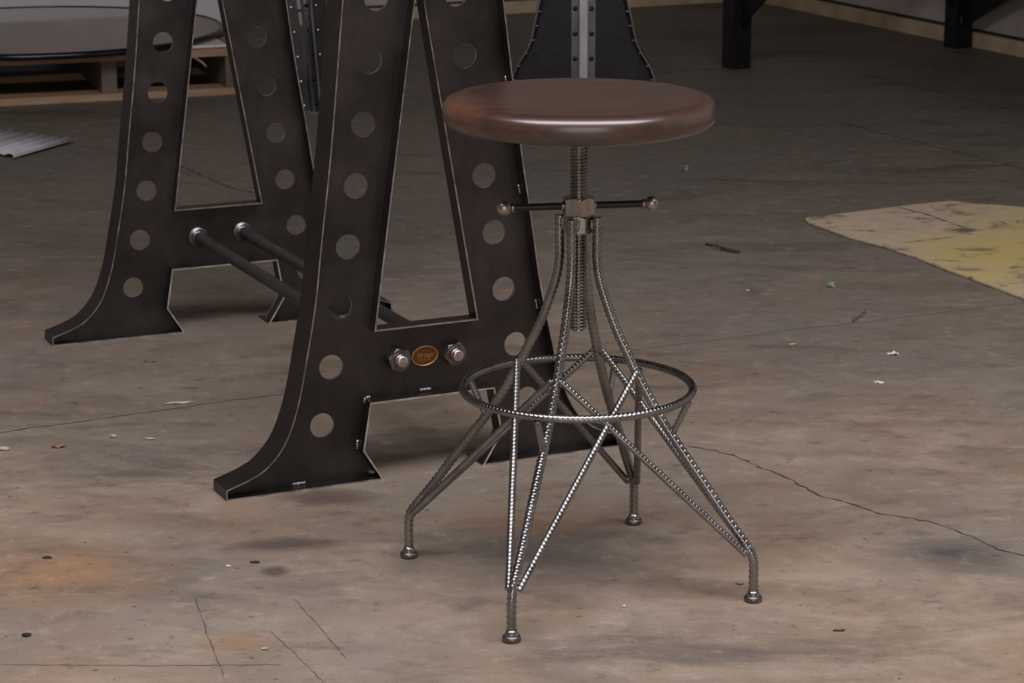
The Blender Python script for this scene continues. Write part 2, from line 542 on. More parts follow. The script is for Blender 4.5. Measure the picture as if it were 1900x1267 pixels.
ribbon('floor_crack', [(-0.95, 3.84), (-0.835, 3.885), (-0.789, 3.917), (-0.73, 3.939), (-0.674, 3.974), (-0.632, 3.994), (-0.564, 4.03), (-0.487, 4.074), (-0.39, 4.115)], 0.0030, M['crack'], jag=0.002, seed=4)
ribbon('floor_crack', [(-0.852, 6.283), (-0.798, 6.186), (-0.736, 6.063), (-0.672, 5.959), (-0.625, 5.918)], 0.007, M['crack'], jag=0.004, seed=5)
ribbon('floor_joint', [(0.147, 4.372), (0.351, 4.472), (0.456, 4.517), (0.542, 4.567), (0.628, 4.596), (1.013, 4.773), (1.2, 4.86)], 0.0022, M['scratch'], seed=6)
ribbon('floor_joint', [(0.93, 6.93), (1.058, 6.68), (1.177, 6.45), (1.3, 6.212), (1.45, 5.92)], 0.006, M['crack'], seed=7)
ribbon('floor_joint', [(0.30, 7.80), (0.472, 7.887), (0.716, 8.022), (0.941, 8.16), (1.241, 8.265)], 0.012, M['scratch'], seed=8)
ribbon('floor_joint', [(1.12, 7.87), (1.244, 7.601), (1.363, 7.338), (1.477, 7.101), (1.7, 6.65)], 0.008, M['crack'], seed=9)
ribbon('floor_scratch', [(0.652, 4.615), (0.672, 4.66), (0.692, 4.715)], 0.010, M['scratch'], jag=0.002, seed=21)
ribbon('floor_scratch', [(-0.634, 2.88), (-0.473, 2.876), (-0.287, 2.878)], 0.0012, M['scratch'], jag=0.0012, seed=10)
ribbon('floor_scratch', [(-0.424, 3.12), (-0.388, 2.973), (-0.351, 2.829)], 0.0016, M['scratch'], jag=0.0012, seed=11)
ribbon('floor_scratch', [(-0.311, 2.992), (-0.261, 2.891), (-0.229, 2.817)], 0.0014, M['scratch'], jag=0.0012, seed=12)
ribbon('floor_scratch', [(-0.29, 3.11), (-0.208, 2.9)], 0.0012, M['scratch'], jag=0.0012, seed=13)

# pale yellow-stained board set flush in the floor on the right
PB = [(0.673, 5.582), (0.672, 5.555), (0.676, 5.534), (0.704, 5.475), (0.746, 5.378), (0.809, 5.284), (0.862, 5.172), (0.91, 5.049), (0.966, 4.922), (1.017, 4.796), (1.086, 4.621), (1.375, 5.649), (1.198, 5.704), (1.041, 5.78), (0.952, 5.74), (0.76, 5.632)]
m = MB()
nb = len(PB)
m.add([(x, y, 0.0) for x, y in PB] + [(x, y, 0.005) for x, y in PB],
      [tuple(range(nb, 2 * nb))] + [(i, (i + 1) % nb, nb + (i + 1) % nb, nb + i) for i in range(nb)])
board = tag(m.obj('stained_board', M['patch']), 'pale yellow-stained flat board lying on the concrete at the right edge', 'board')
ribbon('board_crack', [(0.903, 5.702), (0.958, 5.621), (1.018, 5.466)], 0.006, M['crack'], z=0.0056, jag=0.002, seed=14, parent=board)
ribbon('edge_shadow_strip', PB[1:11], 0.006, M['crack'], z=0.0012, seed=15, parent=board)  # dark strip painting the shadow along the board's edge

# ------------------------------------------------------------------ the bar stool
SX, SY, TH = 0.0874, 3.1889, -0.3655
stool = thing('bar_stool', 'round dark walnut seat stool on an adjustable screw with ribbed rebar legs', 'stool', (SX, SY, 0))

def rebar_r(r0, pitch, h=None):
    h = h or r0 * 0.16
    def f(s, a):
        half = 0 if a < pi - 1e-6 else 1
        t = (a % pi) / pi
        ph = s / pitch + (0.85 * t if half == 0 else 0.5 + 0.85 * (1 - t))
        c = max(0.0, cos(2 * pi * ph))
        rib = (c ** 4) * max(0.0, sin(pi * t)) ** 0.4
        lon = max(0.0, cos(2 * a)) ** 16
        return r0 + h * max(rib, 0.8 * lon)
    return f

def rebar(name, path, r0, pitch, parent, closed=False, n=16):
    m = MB()
    P = resample(path, pitch / 12)
    if closed:
        P = P[:-1]
    m.tube(P, rebar_r(r0, pitch), n, closed)
    return m.obj(name, M['rebar'], parent, weld=False)

def bead(name, path, r, parent, seed=0, mat='weld', mb=None):
    """lumpy weld bead"""
    rnd = random.Random(seed)
    P = resample(path, 0.0009)
    m = mb or MB()
    offs = [rnd.uniform(-0.18, 0.18) for _ in range(400)]
    L = len(P)
    def f(s, a):
        i = int(s / 0.0009)
        e = min(1.0, (i + 0.6) / 2.5, (L - i + 0.6) / 2.5)
        return r * e * (1 + 0.22 * cos(2 * pi * s / 0.0035) + offs[(i // 2 * 7 + int(a * 3)) % 400])
    m.tube(P, f, 9)
    return m if mb else m.obj(name, M[mat], parent)

# seat
SR, ST, SZ = 0.178, 0.019, 0.6419
prof = [(0.0005, SZ - ST), (0.03, SZ - ST), (0.10, SZ - ST)]
for i in range(0, 25):
    t = -pi / 2 + pi * i / 24
    ct, st_ = cos(t), sin(t)
    prof.append((SR - 0.024 + 0.024 * (abs(ct) ** 0.74), SZ + ST * (abs(st_) ** 0.80) * (1 if st_ > 0 else -1)))
prof += [(0.12, SZ + ST + 0.0002), (0.06, SZ + ST + 0.0002), (0.0005, SZ + ST + 0.0002)]
m = MB()
m.lathe(prof, 96)
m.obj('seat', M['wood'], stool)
m = MB()
m.lathe([(0.045, SZ - ST - 0.006), (0.05, SZ - ST - 0.005), (0.05, SZ - ST), (0.049, SZ - ST + 0.001)], 32)
m.obj('seat_plate', M['bar'], stool)

# threaded rod
m = MB()
pitch, zb, zt = 0.0045, 0.349, SZ - ST - 0.004
n, per = 24, 8
rows = int((zt - zb) / pitch * per)
vs, fs = [], []
def thr(x):
    x = x % 1.0
    if x < 0.25: return 1.0
    if x < 0.5: return 1 - (x - 0.25) * 4
    if x < 0.72: return 0.0
    return (x - 0.72) / 0.28
for i in range(rows + 1):
    z = zb + (zt - zb) * i / rows
    taper = min(1.0, (z - zb) / 0.004)
    for k in range(n):
        a = 2 * pi * k / n
        r = 0.0092 + 0.0026 * thr((z - zb) / pitch - k / n) * (0.3 + 0.7 * taper) - 0.0012 * (1 - taper)
        vs.append((r * cos(a), r * sin(a), z))
for i in range(rows):
    for k in range(n):
        fs.append((i * n + k, i * n + (k + 1) % n, (i + 1) * n + (k + 1) % n, (i + 1) * n + k))
fs.append(tuple(range(n - 1, -1, -1)))
fs.append(tuple(rows * n + k for k in range(n)))
m.add(vs, fs, 0, True)
m.obj('screw_rod', M['thread'], stool, weld=False, auto=1.0)

def hexnut(name, R, z0, z1, rot, mat, parent, bore=None, mtx=None):
    """hexagon with chamfered corners: intersection of the hexagon with a cone"""
    m = MB()
    h = z1 - z0
    ap = R * cos(pi / 6)
    n = 48
    rings = []
    def hexr(a):
        b = (a % (pi / 3)) - pi / 6
        return ap / cos(b)
    for z, lim in ((z0, ap * 1.02), (z0 + h * 0.04, ap * 1.07), (z0 + h * 0.10, R), (z1 - h * 0.10, R), (z1 - h * 0.04, ap * 1.07), (z1, ap * 1.0)):
        rings.append([(min(hexr(2 * pi * k / n), lim), z) for k in range(n)])
    if bore:
        rings.append([(bore, z1)] * n)
        rings.append([(bore, z1 - h * 0.3)] * n)
    vs, fs = [], []
    for rg in rings:
        for k, (r, z) in enumerate(rg):
            a = 2 * pi * k / n + rot
            q = Vector((r * cos(a), r * sin(a), z))
            vs.append(mtx @ q if mtx else q)
    for i in range(len(rings) - 1):
        for k in range(n):
            k2 = (k + 1) % n
            fs.append((i * n + k, i * n + k2, (i + 1) * n + k2, (i + 1) * n + k))
    fs.append(tuple(range(n - 1, -1, -1)))
    fs.append(tuple((len(rings) - 1) * n + k for k in range(n)))
    m.add(vs, fs)
    return m.obj(name, M[mat], parent)

HB = radians(8.5)
hub = hexnut('handle_nut', 0.0222, 0.5050, 0.5285, HB + pi / 6, 'nut', stool)
hexnut('hub_nut', 0.0205, 0.4815, 0.5042, HB + pi / 6 + 0.25, 'nut', stool)
zc = 0.5165
hd = Vector((cos(HB), sin(HB), 0))
for s, L in ((-1, 0.0985), (1, 0.0975)):
    b = tube_obj('handle_bar', [hd * s * 0.0185 + Vector((0, 0, zc)), hd * s * (L - 0.006) + Vector((0, 0, zc))], 0.0046, M['bar'], hub, 14)
    m = MB()
    mt = Matrix.Translation(hd * s * L + Vector((0, 0, zc)))
    m.lathe([(0.0100 * sin(pi * i / 16) + 1e-5, -0.0100 * cos(pi * i / 16)) for i in range(17)], 28, mt)
    m.obj('ball_end', M['ball'], hub)
    m = MB()
    rot = Vector((0, 0, 1)).rotation_difference(hd * s).to_matrix().to_4x4()
    m.lathe([(0.0048, -0.0135), (0.0062, -0.0128), (0.0064, -0.0098), (0.0052, -0.0085)], 20, mt @ rot)
    m.obj('ball_collar', M['weld'], hub)
    m = MB()
    m.lathe([(0.0048, 0.0186), (0.0068, 0.0188), (0.0058, 0.0225), (0.0048, 0.0235)], 18, Matrix.Translation((0, 0, zc)) @ rot)
    m.obj('bar_weld', M['weld'], hub)

# legs, braces, ring
LEG = [(0.0262, 0.5030), (0.0262, 0.475), (0.0262, 0.446), (0.032, 0.413), (0.0525, 0.357), (0.071, 0.320), (0.082, 0.298), (0.1055, 0.257), (0.128, 0.2225), (0.155, 0.186), (0.184, 0.147), (0.2065, 0.116), (0.2285, 0.0880), (0.2390, 0.0745), (0.2452, 0.0640), (0.2478, 0.050), (0.2480, 0.030), (0.2480, 0.0075)]
def rad(k, r, z, tan=0.0):
    a = TH + k * pi / 2
    return Vector((r * cos(a) - tan * sin(a), r * sin(a) + tan * cos(a), z))
for k in range(4):
    leg = rebar('leg', catmull([rad(k, r, z) for r, z in LEG], 0.001), 0.0059, 0.0080, stool)
    m = MB()
    m.lathe([(0.0100, 0.0), (0.0116, 0.0010), (0.0122, 0.0035), (0.0119, 0.0062), (0.0108, 0.0078), (0.0095, 0.0085)], 32, Matrix.Translation(rad(k, 0.248, 0)))
    pad = m.obj('foot_pad', M['bolt'], leg)
    m = MB()
    m.lathe([(0.0100, 0.0082), (0.0092, 0.0100), (0.0075, 0.0125), (0.0066, 0.0155)], 24, Matrix.Translation(rad(k, 0.248, 0)))
    for v in range(len(m.v)):
        x, y, z = m.v[v]
        m.v[v] = (x, y, z + 0.0012 * noise.noise(Vector((x, y, z)) * 420))
    m.obj('foot_weld', M['weld'], leg)
    # weld between leg top and hub nut
    bead('hub_weld', [rad(k, 0.0205, 0.486, 0.0052), rad(k, 0.0205, 0.5005, 0.0052)], 0.0030, leg, 30 + k)
    bead('hub_weld', [rad(k, 0.0205, 0.486, -0.0052), rad(k, 0.0205, 0.5005, -0.0052)], 0.0030, leg, 40 + k)
    st = rebar('strut', [rad(k, 0.1545, 0.2655), rad(k, 0.1330, 0.2195)], 0.0042, 0.005, stool)
    bead('strut_weld', [rad(k, 0.136, 0.2235, -0.003), rad(k, 0.131, 0.2175, 0.003)], 0.0036, st, 50 + k)
    for s in (-1, 1):
        p0 = rad(k, 0.2355, 0.0700, s * 0.0085)
        p1 = rad(k + s, 0.0830, 0.2975, -s * 0.0085)
        d = (p1 - p0).normalized()
        br = rebar('brace', [p0 - d * 0.006, p1 + d * 0.004], 0.0043, 0.0056, stool, n=14)
        bead('brace_weld', [p1 + Vector((0, 0, -0.006)) + (rad(k + s, 0.083, 0.2975) - p1) * 0.3, p1 + Vector((0, 0, 0.004)) + (rad(k + s, 0.083, 0.2975) - p1) * 0.5], 0.0038, br, 60 + k * 2 + s)
        bead('brace_weld', [p0 + (rad(k, 0.2355, 0.07) - p0) * 0.5 - d * 0.003, p0 + (rad(k, 0.2355, 0.07) - p0) * 0.5 + d * 0.007], 0.0034, br, 80 + k * 2 + s)
RR, RZ = 0.1532, 0.2701
rebar('foot_ring', [Vector((RR * cos(2 * pi * i / 360 + 1.2), RR * sin(2 * pi * i / 360 + 1.2), RZ)) for i in range(361)], 0.0049, 0.0062, stool, closed=True)

# ------------------------------------------------------------------ the table base: two A frames joined by two pipes
TX, TY, TPHI = -0.1209, 3.6678, 0.4355
table = thing('table_base', 'blackened steel table base of two perforated A frames joined by pipes behind the stool', 'table base', (TX, TY, 0), TPHI)
LO = [(-0.1065, 1.02), (-0.1374, 0.7352), (-0.1596, 0.5208), (-0.1780, 0.3800), (-0.1893, 0.2901), (-0.2045, 0.2090), (-0.2212, 0.1330), (-0.2426, 0.0780), (-0.2707, 0.0450), (-0.2977, 0.0300), (-0.3366, 0.0170)]
lo_s = [Vector((p.x, p.y)) for p in catmull([Vector((u, v, 0)) for u, v in LO], 0.012)]
lo_s[0] = Vector(LO[0])
ro_s = [Vector((-p.x - 0.023 * p.y - 0.001, p.y)) for p in lo_s]
TRI = [(-0.0922, 0.2374), (0.0737, 0.2374), (-0.0166, 0.7720)]
ARCH = [(-0.0832, 0.0), (-0.1142, 0.0500), (-0.1020, 0.1220), (0.1015, 0.1220), (0.1137, 0.0500), (0.0824, 0.0)]
HOLES_L = [(-0.0515, 0.918), (-0.063, 0.826), (-0.0747, 0.7336), (-0.0862, 0.6413), (-0.0987, 0.5473), (-0.1121, 0.4556), (-0.1265, 0.364), (-0.1409, 0.2733), (-0.1573, 0.181), (-0.1738, 0.0913)]
HOLES_R = [(0.030, 0.918), (0.042, 0.826), (0.0535, 0.7332), (0.067, 0.6397), (0.0825, 0.5470), (0.0978, 0.4545), (0.1141, 0.3643), (0.1306, 0.2733), (0.1505, 0.1830), (0.1705, 0.0920)]
NP = 0.024                                        # front of the plate behind the free edges
HR = 0.0192
def plate_mesh(outer, inner, thick, y0):
    """flat plate with holes, triangulated, thickness along +y"""
    loops = [outer] + inner
    pts, edges = [], []
    for lp in loops:
        b = len(pts)
        pts += [Vector(q) for q in lp]
        edges += [(b + i, b + (i + 1) % len(lp)) for i in range(len(lp))]
    bm = bmesh.new()
    vv = [bm.verts.new((p.x, y0, p.y)) for p in pts]
    ee = [bm.edges.new((vv[a], vv[b])) for a, b in edges]
    bmesh.ops.triangle_fill(bm, edges=ee, use_beauty=True, use_dissolve=False)
    front = list(bm.faces)
    ret = bmesh.ops.extrude_face_region(bm, geom=front)
    for v in [q for q in ret['geom'] if isinstance(q, bmesh.types.BMVert)]:
        v.co.y += thick
    bmesh.ops.recalc_face_normals(bm, faces=bm.faces)
    for f in bm.faces:
        f.material_index = 0 if abs(f.normal.y) > 0.7 else 1
    me = bpy.data.meshes.new('a_frame')
    bm.to_mesh(me)
    bm.free()
    return me
def circ(c, r, n=40):
    return [(c[0] + r * cos(2 * pi * i / n), c[1] + r * sin(2 * pi * i / n)) for i in range(n)]
TI = 0.0012
outer = [Vector((p.x + TI, p.y)) for p in lo_s] + [Vector((-0.3350, 0.0014))] + [Vector((u, v + 0.0012)) for u, v in ARCH] + [Vector((0.3340, 0.0014))] + [Vector((p.x - TI, p.y)) for p in reversed(ro_s)]
cx, cy = sum(p[0] for p in TRI) / 3, sum(p[1] for p in TRI) / 3
tri_in = [(u + (u - cx) * 0.012, v + (v - cy) * 0.008) for u, v in TRI]
def make_frame(parent):
    me = plate_mesh(outer, [tri_in] + [circ(h, HR) for h in HOLES_L + HOLES_R], 0.005, NP)
    me.materials.append(M['black'])
    me.materials.append(M['edge'])
    fr = bpy.data.objects.new('a_frame', me)
    C.objects.link(fr)
    fr.parent = parent
    D = 0.061
    mats = [M['black'], M['edge']]
    for pts, side, tip in ((lo_s, 1, -1), (ro_s, -1, 1)):
        m = MB()
        P = list(pts) + [Vector((pts[-1].x + 0.0004 * tip, 0.0012))]
        m.strip(P, 0.0021, 0.0, D, side, smooth=True)
        m.obj('outer_flange', mats, fr, auto=0.6)
    for a, b in (((-0.3362, 0.0), ARCH[0]), (ARCH[5], (0.3352, 0.0))):
        m = MB()
        m.strip([a, b], 0.0026, 0.0002, D, 1)
        m.obj('foot_flange', mats, fr)
    m = MB()
    m.strip(ARCH, 0.0028, 0.0, NP + 0.006, 1)
    m.obj('arch_flange', [M['black'], M['edge_bright']], fr)
    m = MB()
    m.strip(TRI + [TRI[0]], 0.0028, 0.0004, NP + 0.005, -1)
    m.obj('window_flange', [M['black'], M['edge']], fr)
    return fr
near = make_frame(table)
near['label'] = 'near A frame with copper badge and two nuts'
far = near.copy()
C.objects.link(far)
far.parent = table
far.location = (0.0035, 1.0044, 0)
far.rotation_euler = (0, 0, -0.0199)
far['label'] = 'far A frame at the left'
for ch in list(near.children):
    dup(ch, far)
# top caps (out of frame)
for fr in (near, far):
    m = MB()
    m.box((-0.20, -0.03, 1.02), (0.18, 0.09, 1.03))
    m.obj('top_cap', M['black'], fr)

y = NP - 0.001
W = [  # weld beads on the near frame: two end points in the plate plane (u, v)
    ((-0.0392, 0.592), (-0.0432, 0.568), 0.0), ((-0.0636, 0.431), (-0.0678, 0.405), 0.0), ((-0.0884, 0.257), (-0.0908, 0.240), 0.0),
    ((0.1340, 0.606), (0.1350, 0.594), 0.0), ((0.1555, 0.4365), (0.1580, 0.4215), 0.0), ((0.1850, 0.2515), (0.1880, 0.2360), 0.0),
    ((-0.1052, 0.1175), (-0.1035, 0.1265), 0.0), ((-0.1035, 0.1265), (-0.0950, 0.1265), 0.0), ((-0.1165, 0.0620), (-0.1180, 0.0475), 0.0),
    ((-0.0150, 0.1278), (0.0060, 0.1278), 0.0), ((-0.1015, 0.0085), (-0.0905, 0.0065), 0.0), ((-0.2250, 0.0045), (-0.2030, 0.0045), 0.0)]
for i, (a, b, _) in enumerate(W):
    bead('weld_bead', [Vector((a[0], y, a[1])), Vector((b[0], y, b[1]))], 0.0046 if i == 10 else 0.0027, near, 100 + i)

# nuts, studs and badge on the near frame
Ry = Matrix.Rotation(pi / 2, 4, 'X')             # lathe axis +z -> -y (towards the camera)
for u, v, rt in ((-0.0508, 0.1835, radians(46)), (0.0418, 0.1828, radians(9))):
    mt = Matrix.Translation((u, NP, v)) @ Ry
    nut = hexnut('hex_nut', 0.0196, 0.0, 0.0180, rt, 'bolt', table, bore=0.0103, mtx=mt)
    m = MB()
    m.lathe([(0.0095, 0.0), (0.0095, 0.0200), (0.0088, 0.0205), (0.0097, 0.0215), (0.0088, 0.0225), (0.0097, 0.0235), (0.0097, 0.0260), (0.0083, 0.0283), (0.0062, 0.0289), (0.0010, 0.0291)], 28, mt)
    m.obj('stud_end', M['stud'], nut, auto=0.9)
# badge: oval plate with raised rim, script word and small capitals
m = MB()
n = 56
A, B = 0.0225, 0.0160
for (s0, y0), (s1, y1), mi in (((1.0, 0.0), (1.0, 0.0016), 1), ((1.0, 0.0016), (0.97, 0.0022), 1), ((0.97, 0.0022), (0.90, 0.0022), 1), ((0.90, 0.0022), (0.885, 0.0014), 1), ((0.885, 0.0014), (0.0, 0.0014), 0)):
    vs = []
    for s_, y_ in ((s0, y0), (s1, y1)):
        for k in range(n):
            a = 2 * pi * k / n
            vs.append((A * s_ * cos(a), -y_, B * s_ * sin(a)))
    m.add(vs, [(k, (k + 1) % n, n + (k + 1) % n, n + k) for k in range(n)], mi, mi == 1)
badge = m.obj('maker_badge', [M['brass'], M['brass_hi']], table)
badge.location = (-0.0038, NP, 0.1815)
badge.rotation_euler = (0, radians(-3), 0)
badge['label'] = 'oval copper badge with raised lettering'
def letters(body, size, x, z, shear, ext, spacing=1.0, off=0.0):
    cu = bpy.data.curves.new('lettering', 'FONT')
    cu.body = body
    cu.size = size
    cu.shear = shear
    cu.extrude = ext
    cu.offset = off
    cu.space_character = spacing
    cu.align_x = 'CENTER'
    cu.align_y = 'CENTER'
    cu.resolution_u = 3
    tmp = bpy.data.objects.new('lettering', cu)
    C.objects.link(tmp)
    dg = bpy.context.evaluated_depsgraph_get()
    dg.update()
    me = bpy.data.meshes.new_from_object(tmp.evaluated_get(dg))
    bpy.data.objects.remove(tmp, do_unlink=True)
    me.materials.clear()
    me.materials.append(M['brass_hi'])
    o = bpy.data.objects.new('lettering', me)
    C.objects.link(o)
    o.parent = badge
    o.location = (x, -0.0016, z)
    o.rotation_euler = (pi / 2, 0, 0)
    return o
letters('Vintage', 0.0108, -0.0004, 0.0018, 0.32, 0.0010, 0.92, 0.00014)
letters('INDUSTRIAL', 0.0036, 0.0, -0.0066, 0.0, 0.0005, 1.05, 0.00005)
m = MB()
m.box((-0.0130, -0.0022, -0.0042), (0.0110, -0.0014, -0.0037))
m.obj('underline_bar', M['brass_hi'], badge)

# pipes from the far frame to the near one
for u0, v0, u1, v1 in ((-0.0508, 0.1815, -0.0420, 0.1775), (0.0418, 0.1810, 0.0463, 0.1795)):
    pp = tube_obj('cross_pipe', [(u0, NP + 0.004, v0), (u1, 1.0044 + NP - 0.001, v1)], 0.0108, M['pipe'], table, 20)
    d = Vector((u1 - u0, 1.0, v1 - v0)).normalized()
    mt = Matrix.Translation((u1, 1.0044 + NP + 0.0005, v1)) @ Ry
    m = MB()
    m.lathe([(0.0112, 0.0), (0.0180, 0.0), (0.0192, 0.0015), (0.0192, 0.0045), (0.0182, 0.0060), (0.0150, 0.0062), (0.0132, 0.0105), (0.0108, 0.0125)], 36, mt)
    m.obj('pipe_collar', M['bolt'], pp)

# ------------------------------------------------------------------ riveted bell-shaped bases in the background
BELL = [(0.100, 0.70), (0.098, 0.60), (0.100, 0.50), (0.108, 0.40), (0.122, 0.325), (0.135, 0.274), (0.1495, 0.208), (0.157, 0.170), (0.166, 0.142), (0.182, 0.112), (0.200, 0.084), (0.212, 0.058), (0.219, 0.033), (0.222, 0.0)]
def bell_base(label, loc, rz, group=None):
    t = thing('riveted_trestle', label, 'table base', loc, rz, group)
    P = [Vector((p.x, p.y)) for p in catmull([Vector((a, b, 0)) for a, b in BELL], 0.015)]
    out = [Vector((-p.x + 0.003, p.y)) for p in P] + [Vector((p.x - 0.003, p.y)) for p in reversed(P)]
    me = plate_mesh(out, [], 0.006, 0.0)
    me.materials.append(M['bell'])
    me.materials.append(M['bell'])
    pl = bpy.data.objects.new('bell_plate', me)
    C.objects.link(pl)
    pl.parent = t
    for s in (-1, 1):
        m = MB()
        m.strip([Vector((s * p.x, p.y)) for p in P], 0.004, -0.045, 0.05, -s, smooth=True)
        fl = m.obj('edge_flange', [M['bell'], M['strip']], t, auto=0.6)
        # inner angle leg with its pins
        m = MB()
        m.strip([Vector((s * (p.x - 0.004), p.y)) for p in P], 0.010, -0.006, 0.0, -s, smooth=True)
        m.obj('edge_angle', [M['strip'], M['bell']], fl)
        cum = 0.0
        last = None
        for i in range(len(P) - 2, 0, -1):
            cum += (P[i] - P[i + 1]).length
            if last is None and cum > 0.018 or last is not None and cum - last > 0.0445:
                last = cum
                d = (P[i + 1] - P[i - 1]).normalized()
                nn = Vector((-d.y, d.x)) * (-s if True else s)
                c = Vector((s * (P[i].x), 0, P[i].y))
                inw = Vector((-s, 0, 0.15 * 1)).normalized()
                m = MB()
                m.tube([c + inw * 0.002 + Vector((0, -0.022, 0)), c + inw * 0.016 + Vector((0, -0.022, 0))], lambda s_, a: 0.0026, 8)
                m.obj('edge_pin', M['pin'], fl)
    m = MB()
    m.box((-0.0365, -0.010, 0.0), (-0.0125, 0.0, 0.70))
    m.obj('side_strip', M['strip'], t)
    m = MB()
    m.box((0.0125, -0.010, 0.0), (0.0365, 0.0, 0.70))
    m.obj('side_strip', M['strip'], t)
    m = MB()
    m.box((-0.0120, -0.045, 0.0), (0.0120, 0.0, 0.70))
    m.obj('centre_bar', M['fin'], t)
    for k in range(9):
        for s in (-1, 1):
            m = MB()
            m.lathe([(0.0075, 0.0), (0.0072, 0.003), (0.0055, 0.0058), (0.003, 0.0072), (0.0003, 0.0076)], 16, Matrix.Translation((s * 0.0250, -0.010, 0.018 + 0.0765 * k)) @ Ry)
            m.obj('rivet', M['rivet'], t)
    m = MB()
    m.box((-0.15, -0.06, 0.70), (0.15, 0.06, 0.71))
    m.obj('top_plate', M['bell'], t)
    return t
bell_base('black bell-shaped riveted base with bright centre bar directly behind the wooden seat', (0.219, 7.56, 0), radians(-1.0))

# narrow riveted post base seen between the two A frames
post = thing('riveted_post', 'narrow black post with bright rivets seen between the two A frames', 'table base', (-0.585, 7.16, 0), radians(8))
m = MB()
m.box((-0.002, -0.045, 0.0), (0.004, 0.115, 0.72))
m.obj('web_plate', M['bell'], post)
for nm, x0, x1, y0, y1, mt in (('angle_strip', -0.052, -0.003, -0.05, -0.044, 'post_strip'), ('angle_strip', 0.004, 0.012, -0.052, -0.044, 'post_strip'), ('edge_bar', 0.026, 0.031, -0.03, -0.02, 'strip')):
    m = MB()
    for k in range(10):
        z0, z1 = 0.072 * k, 0.072 * (k + 1)
        sh0, sh1 = -0.072 * 1.35 * z0, -0.072 * 1.35 * z1
        w0, w1 = 1 + 0.9 * z0, 1 + 0.9 * z1
        vs = [(x0 * w0 + sh0, y0, z0), (x1 * w0 + sh0, y0, z0), (x1 * w0 + sh0, y1, z0), (x0 * w0 + sh0, y1, z0), (x0 * w1 + sh1, y0, z1), (x1 * w1 + sh1, y0, z1), (x1 * w1 + sh1, y1, z1), (x0 * w1 + sh1, y1, z1)]
        m.add(vs, [(3,2,1,0),(4,5,6,7),(0,1,5,4),(1,2,6,5),(2,3,7,6),(3,0,4,7)])
    m.obj(nm, M[mt], post)
m = MB()
PP = [Vector((0.046 + 0.030 * abs(sin(q * 4.2)) ** 1.5, 0.72 * q)) for q in [i / 24 for i in range(25)]]
m.strip(PP, 0.004, -0.04, 0.05, 1, smooth=True)
m.obj('curved_flange', [M['bell'], M['strip']], post, auto=0.6)
m = MB()
m.box((0.004, -0.01, 0.0), (0.052, 0.0, 0.72))
m.obj('side_plate', M['bell'], post)
for k in range(10):
    z = 0.022 + 0.071 * k
    for x, yy, mt in ((-0.040, -0.05, 'pin'), (-0.018, -0.05, 'pin'), (0.018, -0.01, 'rivet'), (0.040, -0.01, 'pin')):
        m = MB()
        m.lathe([(0.0062, 0.0), (0.006, 0.003), (0.004, 0.0055), (0.0003, 0.0065)], 14, Matrix.Translation((x * (1 + 0.9 * z) - 0.097 * z, yy, z)) @ Ry)
        m.obj('rivet', M[mt], post)
m = MB()
m.box((-0.07, -0.06, 0.0), (0.06, 0.12, 0.006))
m.obj('foot_plate', M['strip'], post)

# ------------------------------------------------------------------ large black table at the right rear: two legs in frame
wt = thing('work_table', 'large black steel work table of which two arched corner legs stand by the right wall', 'table')
U = Vector((0.86, 0.51, 0)).normalized()
V = Vector((0.415, -0.91, 0)).normalized()
La = Vector((0.728, 8.012, 0))
Lb = Vector((1.530, 8.495, 0))
far_v = 2.3
legs = [La, Lb, La + V * far_v, Lb + V * far_v]
for c in legs:
    m = MB()
    hw = 0.036
    vs = []
    for z in (0.0, 0.92):
        for a, b in ((-1, -1), (1, -1), (1, 1), (-1, 1)):
            q = c + U * (a * hw) * 0.98 - V * (b * hw)
            vs.append((q.x, q.y, z))
    m.add(vs, [(3,2,1,0),(4,5,6,7),(0,1,5,4),(1,2,6,5),(2,3,7,6),(3,0,4,7)])
    m.obj('leg', M['rack'], wt)
def apron(p, q, z0, rise, span, pw, z1=0.46):
    """panel with an arched lower edge between two legs"""
    d = (q - p).normalized()
    L = (q - p).length - 0.05
    p = p + d * 0.025
    nrm = Vector((-d.y, d.x, 0))
    K = 28
    vs, fs = [], []
    for i in range(K + 1):
        x = L * i / K
        e = min(x, L - x, span) / span
        z = z0 + rise * (1 - (1 - e) ** pw)
        for zz in (z, z1):
            for s in (-0.006, 0.006):
                r = p + d * x + nrm * s
                vs.append((r.x, r.y, zz))
    for i in range(K):
        a, b = 4 * i, 4 * i + 4
        fs += [(a, b, b + 1, a + 1), (a + 2, a + 3, b + 3, b + 2), (a, a + 2, b + 2, b), (a + 1, b + 1, b + 3, a + 3)]
    fs += [(0, 1, 3, 2), (4 * K, 4 * K + 2, 4 * K + 3, 4 * K + 1)]
    m = MB()
    m.add(vs, fs)
    m.obj('arched_apron', M['rack'], wt)
apron(La, Lb, 0.120, 0.25, 0.42, 2.6)
apron(La, legs[2], 0.125, 0.27, 0.8, 2.6)
apron(Lb, legs[3], 0.065, 0.30, 0.9, 1.6)
apron(legs[2], legs[3], 0.12, 0.25, 0.42, 2.2)
m = MB()
q = [La - U * 0.06 - V * 0.06, Lb + U * 0.036 - V * 0.06, legs[3] + U * 0.036 + V * 0.06, legs[2] - U * 0.06 + V * 0.06]
m.add([(p.x, p.y, 0.92) for p in q] + [(p.x, p.y, 0.95) for p in q], [(3,2,1,0),(4,5,6,7),(0,1,5,4),(1,2,6,5),(2,3,7,6),(3,0,4,7)])
m.obj('tabletop', M['rack'], wt)
for s in (-0.016, 0.020):
    c = Lb + V * 0.036 + U * s if s > 0 else Lb + V * 0.0365 + U * s
    m = MB()
    m.box((-0.0015, -0.001, 0.085), (0.0015, 0.001, 0.108), 0, Matrix.Translation((c.x, c.y, 0)))
    m.obj('leg_slot', M['strip'], wt)

